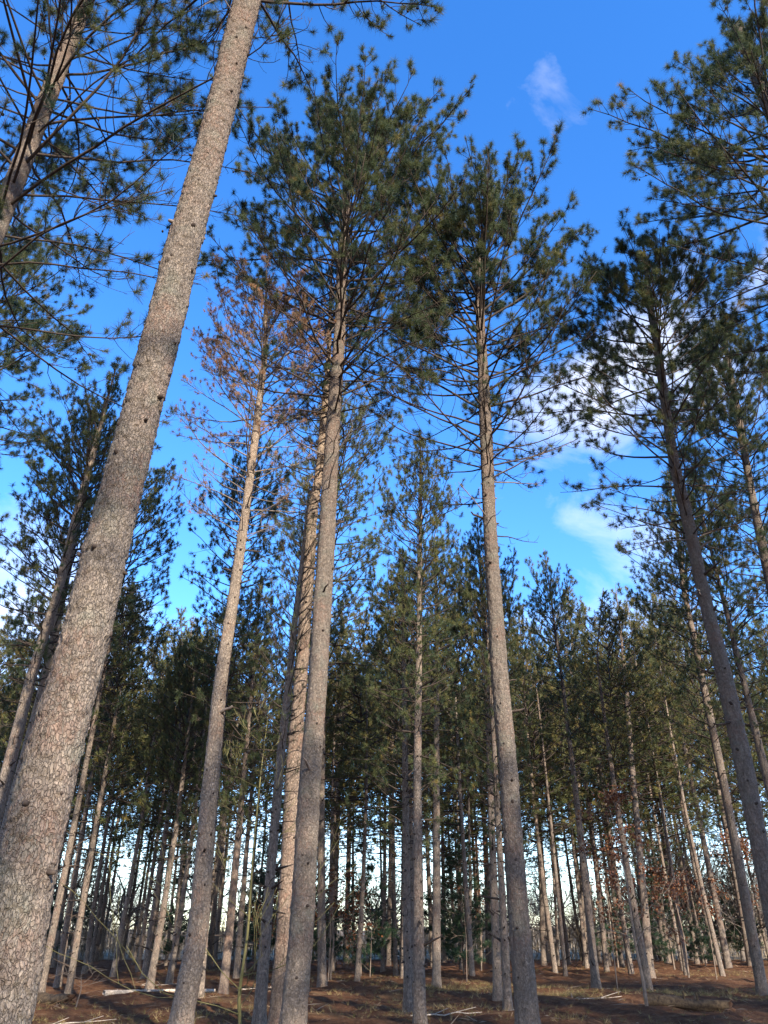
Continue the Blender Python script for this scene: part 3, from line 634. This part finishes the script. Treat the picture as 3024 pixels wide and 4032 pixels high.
# rows farther back
def free(x, y, r): return all((x - a) ** 2 + (y - b) ** 2 > r * r for a, b in taken)
rg = np.random.default_rng(33); n_far = 0
for row in np.arange(27.5, 72, 3.3):
    for x in np.arange(-45, 46, 3.5):
        xx = x + rg.normal(0, .55); yy = row + rg.normal(0, .55)
        if abs(xx) > .56 * yy + 3 or rg.uniform() < .33: continue
        if not free(xx, yy, 1.9): continue
        if yy < 32 and rg.uniform() < .4: continue
        Hh = min(rg.uniform(15.5, 19.5) + max(0, yy - 42) * .16, .455 * yy + 1.2 + rg.uniform(-1.2, .6)); r = rg.uniform(.085, .14) * (1 + max(0, yy - 40) * .012)
        young_pine('pine_tree', 'far thin pine in the crowded back rows, bare dark stem under a high crown', [(xx, yy, 0, r), (xx + rg.normal(0, .45), yy + rg.normal(0, .4), Hh, .012)], 1000 + n_far, 'far rows of pines', int(rg.integers(0, 9)), rg.uniform(.26, .42), 'bark_pale' if rg.uniform() < .25 else 'bark_young', 8, .6, far=True, wide=rg.uniform(.9, 1.1))
        taken.append((xx, yy)); n_far += 1
# the same plantation goes on behind the viewer and shades the clearing
rg = np.random.default_rng(44)
BACK = []
for row in np.arange(-9, -46, -5.2):
    for x in np.arange(-24, 34, 5.4):
        xx = x - row * .35 + rg.normal(0, .9); yy = row + rg.normal(0, .9)
        gap = min(abs(xx - (px + .532 * (py - yy))) / hw for px, py, hw in ((-2.7, 6.5, 2.3), (-1.6, 15.3, 1.6), (2.6, 16.3, 1.0)))
        if rg.uniform() < BACK_SKIP or gap < 1: continue
        BACK.append((xx, yy))
for k, (xx, yy) in enumerate(BACK):
    r = rg.uniform(.17, .22)
    young_pine('pine_tree', 'pine of the rows behind the viewpoint, throwing its shade over the clearing', [(xx, yy, 0, r), (xx, yy, rg.uniform(27, 31), .012)], 3000 + k, 'pines of the rows behind', k, .45, 'bark_young', 8, 1.0, far=True, wide=.85)

# ------------------------------------------------------------------ undergrowth
def sapling(name, label, cat, pts, r0, mat, seed, n_br, blen, depth=1, leaf=None, leaf_zone=(0, 1), group=None, leaf_n=9, leaf_l=.11, leaf_w=.055, low=.12, spread=.8, arch=.1):
    rng = np.random.default_rng(seed); pts = np.array(pts, float); base = pts[0].copy(); base[2] = gz(base[0], base[1]) - .04; pts = pts - pts[0]
    root = thing(name, label, cat, base, group)
    n = 24; t = np.linspace(0, 1, len(pts)); tt = np.linspace(0, 1, n); P = np.stack([np.interp(tt, t, pts[:, i]) for i in range(3)], 1); P[1:-1] = .5 * P[1:-1] + .25 * (P[:-2] + P[2:])
    R = r0 * (1 - .88 * tt); mb = MB(); tubes(mb, P, R, 8); mb.build('stem', [M[mat]], root)
    lf = []
    for k in range(n_br):
        u = rng.uniform(low, .97); i = min(int(u * (n - 1)), n - 2); o = P[i]; out = []
        d = vec(rng.uniform(0, TAU), rng.uniform(.15, .75)); branching(rng, o, d, blen * (1.15 - u) * rng.uniform(.5, 1.2) + .15, max(R[i] * .3, .005), depth, out, spread, arch, (1, 3), lf if leaf_zone[0] <= u <= leaf_zone[1] else None)
        b = MB(); pack_tubes(b, out, 4, 0, .004); b.build('branch', [M[mat]], root)
    if leaf and lf:
        c = MB(); p = np.array([a for a, _ in lf]); d = np.array([b for _, b in lf]); p = np.repeat(p, 2, 0) + rng.normal(0, .09, (2 * len(p), 3)); d = np.repeat(d, 2, 0)
        blades(c, rng, p, d, leaf_n, leaf_l, leaf_w); c.build('foliage', [M[leaf]], root)
    return root
def blades(mb, rng, pos, dirs, n, length, width):
    """Hanging dry leaves: bent lobed quads."""
    T = len(pos); o = np.repeat(pos, n, 0) + rng.normal(0, length * .9, (T * n, 3)); d = unit(rng.normal(size=(T * n, 3)) + np.array([0, 0, -.5])); s = unit(np.cross(d, rng.normal(size=(T * n, 3))))
    l = length * rng.uniform(.6, 1.2, (T * n, 1)); w = width * rng.uniform(.7, 1.2, (T * n, 1)); nrm = np.cross(d, s) * l * .25
    V = np.stack([o, o + d * l * .5 + s * w, o + d * l + nrm, o + d * l * .5 - s * w], 1); k = np.arange(T * n)[:, None] * 4
    mb.add(V, np.concatenate([k + [0, 1, 2], k + [0, 2, 3]]), None, 0, np.repeat(np.clip(rng.normal(.5, .28, T * n), 0, 1), 4))

sapling('sapling', 'thin leafless yellow-green sapling with arching twigs near the rusty barked trunk', 'sapling', [(-2.74, 17.24, 0), (-2.82, 17.2, .51), (-2.74, 17.24, 1.6), (-2.77, 17.24, 3.15), (-2.73, 17.24, 4.88), (-2.66, 17.24, 6.2)], .040, 'green_stem', 5, 18, 2.3, 2, spread=.5, arch=.22)
sapling('oak_sapling', 'crooked young oak with russet leaves, its stem rising beside the right hand log', 'sapling', [(6.16, 20.91, 0), (6.16, 20.91, .59), (6.11, 20.91, 1.19), (6.1, 20.91, 1.89), (6.12, 20.91, 2.7), (6.02, 20.91, 3.9), (5.85, 20.9, 4.9)], .045, 'grey_stem', 6, 14, 1.9, 1, 'oak_leaf', (.55, 1), leaf_n=7, leaf_l=.10, leaf_w=.035, low=.3, spread=.8)
OAKS = [((-2.2, 36, 0), 4.2, 'low oak with red-brown leaves under the pines left of the straight stubby pine'), ((4.9, 44, 0), 6.5, 'oak sapling with red leaves between the young evergreen and the long clean trunk'), ((13.2, 38, 0), 4.6, 'red leaved oak sapling behind the right hand log, between grey stems'),
        ((17.5, 41, 0), 6.2, 'red leaved oak sapling before the pale sky near the right edge'), ((-4.5, 39, 0), 3.6, 'small russet oak in the shade behind the full-crowned pine'), ((9.7, 33, 0), 5.4, 'thin oak with dull orange leaves beside the flared foot pine')]
for k, (p, h, lab) in enumerate(OAKS):
    sapling('oak_sapling', lab, 'sapling', [p, (p[0] + .1, p[1], h * .35), (p[0] - .05, p[1], h * .7), (p[0] + .12, p[1], h)], .04, 'grey_stem', 60 + k, 13, 1.9, 1, 'oak_leaf', (.2, 1), 'oak saplings among the pines', 6, .12, .05, .25)

def evergreen(label, p, h, w, seed, dens=1.0):
    rng = np.random.default_rng(seed); root = thing('evergreen_sapling', label, 'evergreen', (p[0], p[1], gz(p[0], p[1]) - .04), 'young evergreens under the pines')
    mb = MB(); q = np.linspace(0, 1, 8); tubes(mb, np.stack([.05 * np.sin(q * 5 + seed), .05 * np.cos(q * 4), q * h], -1), .05 * (1 - .85 * q), 7); mb.build('trunk', [M['grey_stem']], root)
    c = MB(); z = h * .10
    while z < h:
        t = z / h; l0 = w * (1 - t) ** .7 * (.6 + .4 * min(1, t * 4)) + .12
        for k in range(5):
            if rng.uniform() > .85 * dens: continue
            tb, tp, td = bough(rng, np.array([0, 0, z]), rng.uniform(0, TAU), l0 * rng.uniform(.5, 1.15), rng.normal(.12, .15), rng.normal(.25, .2), .012, .9, .97, .13, .05, 1, .2)
            for (a, b, kk) in tb: tubes(c, a, b, 3, 1)
            needles(c, rng, tp, td, 36, .15, .017, 0, np.clip(rng.normal(.4, .25, len(tp)), 0, 1), .9)
        z += rng.uniform(.22, .42)
    c.build('crown', [M['soft_needle'], M['grey_stem']], root)
    return root
evergreen('dark young evergreen left of the straight stubby pine, red oak leaves at its side', (-1.05, 39.4), 5.6, 1.9, 3)
evergreen('larger dark young evergreen filling the gap left of the long clean trunk', (3.8, 41.2), 6.8, 2.2, 4)
evergreen('loose green evergreen low behind the thickest trunk', (-17.5, 42), 5.0, 2.0, 5, .8)
evergreen('thin green evergreen in the gap left of the dying orange pine', (-11.0, 46), 5.2, 1.8, 6, .8)
evergreen('sparse evergreen before the brush, right of the straight grey pine', (12.6, 47), 6.2, 1.6, 7, .6)
evergreen('sparse evergreen far behind the dark broken log', (-22.0, 52), 6.5, 2.2, 8, .8)

kinds = []
for k, (h, w_) in enumerate([(6.5, 2.0), (8.0, 2.3), (5.0, 1.8)]):
    e = evergreen('half hidden dark evergreen deep between the far trunks, one of many alike', (0, 0), h, w_, 20 + k, .9); e['group'] = 'evergreens deep in the stand'; kinds.append(e)
rg = np.random.default_rng(63); n_e = 0
while n_e < 17:
    yy = rg.uniform(44, 82); xx = rg.uniform(-.55, .58) * yy
    if not free(xx, yy, 1.2): continue
    e = kinds[n_e % 3]
    if n_e >= 3:
        s = e.copy(); COL.objects.link(s)
        for ch in e.children: q = ch.copy(); COL.objects.link(q); q.parent = s
        e = s
    e.location = (xx, yy, 0); k = rg.uniform(.75, 1.35); e.scale = (k, k, k * rg.uniform(.9, 1.2)); e.rotation_euler = (0, 0, rg.uniform(0, TAU)); taken.append((xx, yy)); n_e += 1

# thin bare whips standing in the litter
WHIPS = [((-2.1, 33, 0), 2.8, 'bare whip in the litter just behind the full-crowned pine'), ((-.6, 37.5, 0), 3.2, 'bare whip before the dark young evergreen'), ((7.4, 28, 0), 5.2, 'tall dark whip right beside the straight grey pine'), ((3.2, 34, 0), 3.0, 'bare whip in the litter before the larger young evergreen'), ((12.5, 33, 0), 3.2, 'bare whip standing right of the flared foot pine'), ((16.3, 30.5, 0), 2.6, 'bare whip near the dark footed leaning pine'), ((-7.6, 22, 0), .8, 'tiny bare shoot beyond the dark broken log')]
for k, (p, h, lab) in enumerate(WHIPS):
    sapling('bare_sapling', lab, 'sapling', [p, (p[0] + .06, p[1], h * .5), (p[0] - .02, p[1], h)], .02, 'grey_stem', 80 + k, 6, .9, 1, group='bare whips in the litter')

# ------------------------------------------------------------------ leafless trees and brush past the stand
def bare_kind(seed, h, lean):
    rng = np.random.default_rng(seed); a, b = [], []
    branching(rng, np.array([0, 0, -.2]), unit(np.array([lean, 0, 1.])), h * .45, .16, 0, a, .5, .2)
    P, R = a[0]
    for k in range(9):
        f = rng.uniform(.35, 1); i = min(int(f * 5), 4); d = unit(vec(rng.uniform(0, TAU), rng.uniform(.3, 1.2))); branching(rng, P[i] + (P[i + 1] - P[i]) * (f * 5 - i), d, h * rng.uniform(.22, .4), .075, 3, b, .6, .12, (2, 4))
    t = MB(); pack_tubes(t, a, 7); c = MB(); pack_tubes(c, b, 3, 0, .011)
    return t.mesh('bare_trunk', [M['bare']]), c.mesh('bare_crown', [M['bare']])
BARES = [bare_kind(200 + k, h, l) for k, (h, l) in enumerate([(9, .25), (7.5, -.3), (10, .05), (8, .4)])]
rg = np.random.default_rng(91)
for k in range(100):
    x = rg.uniform(-62, 70); y = rg.uniform(63, 125)
    if k < 10: x = rg.uniform(14, 30); y = rg.uniform(63, 68)
    t, c = BARES[k % 4]
    r = thing('bare_tree', 'far leafless tree with crooked dark limbs past the stand, one of many alike', 'bare tree', (x, y, 0), 'leafless trees beyond the pines')
    link('trunk', t, r); link('crown', c, r); s = rg.uniform(.7, 1.3); r.scale = (s, s, s); r.rotation_euler = (0, 0, rg.uniform(0, TAU))
mb = MB(); n = 9500; u_ = rg.uniform(size=n) ** 1.25; y = 64 + 70 * u_; x = rg.uniform(-1, 1.05, n) * (.62 * y + 18); hgt = rg.uniform(1.2, 5.6, n) * np.where(x > 5, 1.0, .8)
az = rg.uniform(0, TAU, n); lean = rg.normal(0, .22, n); K = 4; tt = np.linspace(0, 1, K)
P = np.stack([x, y, np.zeros(n)], -1)[:, None] + np.stack([np.cos(az) * lean, np.sin(az) * lean, np.ones(n)], -1)[:, None] * (hgt[:, None] * tt[None])[..., None] + rg.normal(0, .08, (n, K, 3)) * tt[None, :, None]
tubes(mb, P, np.broadcast_to(.022 * (1 - .7 * tt), (n, K)), 3, 0, np.clip(rg.normal(.5, .25, n), 0, 1), False)
idx = np.repeat(np.arange(n), 4); m = len(idx); f = rg.uniform(.3, .95, m); b = P[idx, 0] + (P[idx, 3] - P[idx, 0]) * f[:, None]; d = vec(rg.uniform(0, TAU, m), rg.uniform(.2, 1.1, m)); l = rg.uniform(.25, 1.0, m)
tubes(mb, b[:, None] + d[:, None] * (l[:, None] * np.linspace(0, 1, 3)[None])[..., None], np.broadcast_to(np.array([.012, .009, .006]), (m, 3)), 3, 0, np.repeat(np.clip(rg.normal(.5, .25, n), 0, 1), 4), False)
structure(mb.build('brush', [M['brush']]), 'stuff')

# ------------------------------------------------------------------ fallen wood
def log(label, a, b, r0, r1, mat, seed, broken=False):
    rng = np.random.default_rng(seed); a = np.array([*a, 0.]); b = np.array([*b, 0.]); L = np.linalg.norm(b - a); d = (b - a) / L
    a[2] = gz(a[0], a[1]) + r0 * .62; b[2] = gz(b[0], b[1]) + r1 * .62
    root = thing('fallen_log', label, 'log', (a + b) / 2, None); c = (a + b) / 2; N, S = 26, 18; t = np.linspace(0, 1, N); ang = np.arange(S) / S * TAU
    R = (r0 + (r1 - r0) * t)[:, None] * (1 + .10 * np.sin(ang[None] * 3 + t[:, None] * 4 + seed) + .07 * np.sin(ang[None] * 5 - t[:, None] * 9) + rng.normal(0, .035, (N, S)))
    if broken:
        R *= (1 - .45 * np.exp(-((t - .62) / .13) ** 2)[:, None] * (np.sin(ang) > .1)[None] * rng.uniform(.5, 1, (N, S)))
    side = np.array([-d[1], d[0], 0]); up = np.array([0, 0, 1.]); ctr = a - c + (b - a) * t[:, None] + (.05 * r0 * np.sin(t * 7))[:, None] * side
    jag = np.zeros((N, S)); jag[0] = rng.normal(0, r0 * .35, S); jag[-1] = rng.normal(0, r1 * .45, S)
    V = ctr[:, None] + R[..., None] * (np.cos(ang)[None, :, None] * side + np.sin(ang)[None, :, None] * up) + jag[..., None] * d
    j = np.arange(N - 1)[:, None] * S; k = np.arange(S)[None]; mb = MB(); mb.add(V, None, np.stack([j + k, j + (k + 1) % S, j + S + (k + 1) % S, j + S + k], -1).reshape(-1, 4))
    mb.build('bark', [M[mat]], root)
    for e, ring in ((0, V[0]), (1, V[-1])):
        e_ = MB(); cc = ring.mean(0) + (d * (.04 if e == 0 else -.04)); inn = cc + (ring - cc) * .55 + rng.normal(0, .008, ring.shape)
        V2 = np.concatenate([ring, inn, cc[None]]); k = np.arange(S); q = np.stack([k, (k + 1) % S, S + (k + 1) % S, S + k], -1); tr = np.stack([S + k, S + (k + 1) % S, np.full(S, 2 * S)], -1)
        e_.add(V2, tr, q); e_.build('broken_end', [M['rot' if mat != 'pale_log' else 'pale_log']], root)
    for q in range(3):
        u = rng.uniform(.15, .85); s_ = MB(); az = rng.uniform(.3, 2.8); o = ctr[int(u * (N - 1))]; dd = math.cos(az) * side + math.sin(az) * up
        tubes(s_, o + dd * np.linspace(.6, rng.uniform(1.2, 1.9), 3)[:, None] * r0, np.array([.022, .016, .008]) * (r0 / .1), 5); s_.build('branch_stub', [M[mat]], root)
    return root
log('pale weathered log lying in the litter left of the dying orange pine', (-8.1, 25.6), (-5.35, 27.9), .085, .055, 'pale_log', 1)
log('short dark broken log with rotten end beside the thickest trunk', (-9.5, 23.3), (-7.95, 22.5), .125, .15, 'old_log', 2, True)
log('mossy brown log with crumbling middle lying at the foot of the oak sapling', (6.35, 21.6), (8.05, 20.75), .15, .135, 'old_log', 3, True)

# fallen sticks big enough to count
rg = np.random.default_rng(55)
STICKS = [(-6.2, 17.6, .5, 1.9, 'forked pale stick in the sunny grass by the thickest trunk'), (2.9, 20.5, .1, 1.3, 'pale stick in the litter before the two grey stems'), (1.3, 18.9, .0, 1.5, 'stick lying right at the foot of the straight stubby pine'), (5.6, 24.6, .05, 2.0, 'long pale stick in the sunny strip left of the mossy log'), (9.4, 30, .3, 1.6, 'dark stick lying left of the flared foot pine'), (-3.9, 28.5, .2, 1.4, 'pale stick behind the green sapling'), (-8.5, 32, .1, 2.0, 'thin stick behind the pale log'), (12.0, 22.5, -.9, 2.6, 'grey broken limb leaning by the dark footed pine at the right edge')]
for k, (x, y, a, l, lab) in enumerate(STICKS):
    r = thing('fallen_stick', lab, 'stick', (x, y, gz(x, y) + .03), 'fallen sticks'); out = []
    d = np.array([math.cos(a), math.sin(a) * .8, .04 if k < 7 else .75]); d /= np.linalg.norm(d)
    q = np.linspace(-.5, .5, 7)[:, None] if k < 7 else np.linspace(0, 1, 7)[:, None]; P = d * l * q + rg.normal(0, .025, (7, 3)) * [1, 1, .4]
    mb = MB(); tubes(mb, P, np.linspace(.022, .007, 7), 6); mb.build('stick', [M['pale_log' if k not in (4,) else 'twig']], r)
    for w in range(2):
        mb = MB(); o = P[2 + 2 * w]; tubes(mb, o + (d + np.array([rg.normal(0, .4), rg.normal(0, .6), .25])) * l * .22 * np.linspace(0, 1, 4)[:, None], np.linspace(.010, .004, 4), 4); mb.build('branch', [M['pale_log' if k != 4 else 'twig']], r)

# ------------------------------------------------------------------ sky, sun, camera
w = bpy.data.worlds.new('World'); scene.world = w; w.use_nodes = True; nt = w.node_tree; nt.nodes.clear(); L = nt.links.new
out = nt.nodes.new('ShaderNodeOutputWorld'); bg = nt.nodes.new('ShaderNodeBackground')
sky = nt.nodes.new('ShaderNodeTexSky'); sky.sky_type = 'NISHITA'; sky.sun_disc = False; sky.sun_elevation = SUN_EL; sky.sun_rotation = SUN_AZ
sky.air_density = 1.0; sky.dust_density = 0.0; sky.ozone_density = 3.0; sky.altitude = 300
hsv = nt.nodes.new('ShaderNodeHueSaturation'); hsv.inputs['Hue'].default_value = SKY_HUE; hsv.inputs['Saturation'].default_value = SKY_SAT; hsv.inputs['Value'].default_value = SKY_VAL; L(sky.outputs[0], hsv.inputs['Color'])
tc = nt.nodes.new('ShaderNodeTexCoord'); d = tc.outputs['Generated']
nz = nt.nodes.new('ShaderNodeTexNoise'); nz.inputs['Scale'].default_value = 5.5; nz.inputs['Detail'].default_value = 12; nz.inputs['Roughness'].default_value = .58; nz.inputs['Distortion'].default_value = .6
mp = nt.nodes.new('ShaderNodeMapping'); mp.inputs['Scale'].default_value = (1, 1, 1.9); mp.inputs['Location'].default_value = (3.1, .4, 1.7); L(d, mp.inputs[0]); L(mp.outputs[0], nz.inputs['Vector'])
def math2(op, a, b):
    m = nt.nodes.new('ShaderNodeMath'); m.operation = op
    for s, v in zip(m.inputs, (a, b)):
        if isinstance(v, (int, float)): s.default_value = v
        else: L(v, s)
    return m.outputs[0]
# banks of cloud: (direction, angular radius in degrees, thickness)
acc = None
for (v, rad, k) in [((.245, .76, .605), 7, .25), ((.33, .73, .60), 7, .25), ((.43, .62, .64), 12, .42), ((.20, .80, .56), 9, .22), ((.235, .487, .841), 5.5, .14), ((.175, .52, .836), 5, .14), ((-.45, .84, .33), 12, .55), ((-.30, .90, .30), 9, .25), ((.30, .87, .32), 13, .4)]:
    n = Vector(v).normalized(); dp = nt.nodes.new('ShaderNodeVectorMath'); dp.operation = 'DOT_PRODUCT'; L(d, dp.inputs[0]); dp.inputs[1].default_value = n
    mr = nt.nodes.new('ShaderNodeMapRange'); mr.interpolation_type = 'SMOOTHSTEP'; L(dp.outputs['Value'], mr.inputs[0]); mr.inputs[1].default_value = math.cos(RAD(rad)); mr.inputs[2].default_value = 1.0; mr.inputs[3].default_value = 0; mr.inputs[4].default_value = k
    acc = mr.outputs[0] if acc is None else math2('ADD', acc, mr.outputs[0])
sx = nt.nodes.new('ShaderNodeSeparateXYZ'); L(d, sx.inputs[0])
mr = nt.nodes.new('ShaderNodeMapRange'); mr.interpolation_type = 'SMOOTHSTEP'; L(sx.outputs[2], mr.inputs[0]); mr.inputs[1].default_value = .30; mr.inputs[2].default_value = .02; mr.inputs[3].default_value = 0; mr.inputs[4].default_value = .62
acc = math2('ADD', acc, mr.outputs[0])
mr = nt.nodes.new('ShaderNodeMapRange'); mr.interpolation_type = 'SMOOTHSTEP'; L(sx.outputs[1], mr.inputs[0]); mr.inputs[1].default_value = .15; mr.inputs[2].default_value = -.35; mr.inputs[3].default_value = 0; mr.inputs[4].default_value = .5  # unseen cloud cover behind the viewer, added as neutral fill for the shade
acc = math2('ADD', acc, mr.outputs[0])
cl = math2('MULTIPLY', math2('SUBTRACT', math2('ADD', nz.outputs[0], acc), .78), 1.35)
cm = nt.nodes.new('ShaderNodeClamp'); L(cl, cm.inputs[0])
mx = nt.nodes.new('ShaderNodeMix'); mx.data_type = 'RGBA'; L(cm.outputs[0], mx.inputs[0]); L(hsv.outputs[0], mx.inputs[6]); mx.inputs[7].default_value = (CLOUD, CLOUD * .985, CLOUD * .98, 1)
L(mx.outputs[2], bg.inputs[0]); bg.inputs[1].default_value = SKY_STRENGTH; L(bg.outputs[0], out.inputs[0])

sl = bpy.data.lights.new('sun', 'SUN'); sl.energy = SUN_STRENGTH; sl.angle = RAD(.53); sl.color = (1.0, .89, .74)
so = bpy.data.objects.new('sun', sl); COL.objects.link(so); so.rotation_euler = SUN_DIR.to_track_quat('Z', 'Y').to_euler(); so.location = SUN_DIR * 80

cam = bpy.data.cameras.new('camera'); co = bpy.data.objects.new('camera', cam); COL.objects.link(co); scene.camera = co
co.location = (0, 0, 1.45); co.rotation_euler = (RAD(90 + 29.8), 0, 0)
cam.sensor_fit = 'VERTICAL'; cam.angle = 2 * math.atan(2016 / 2933); cam.clip_start = .1; cam.clip_end = 8000
scene.view_settings.view_transform = 'Standard'; scene.view_settings.look = 'None'; scene.view_settings.exposure = EXPOSURE; scene.view_settings.gamma = 1.0
scene.cycles.max_bounces = 6; scene.cycles.diffuse_bounces = 3; scene.cycles.transparent_max_bounces = 4
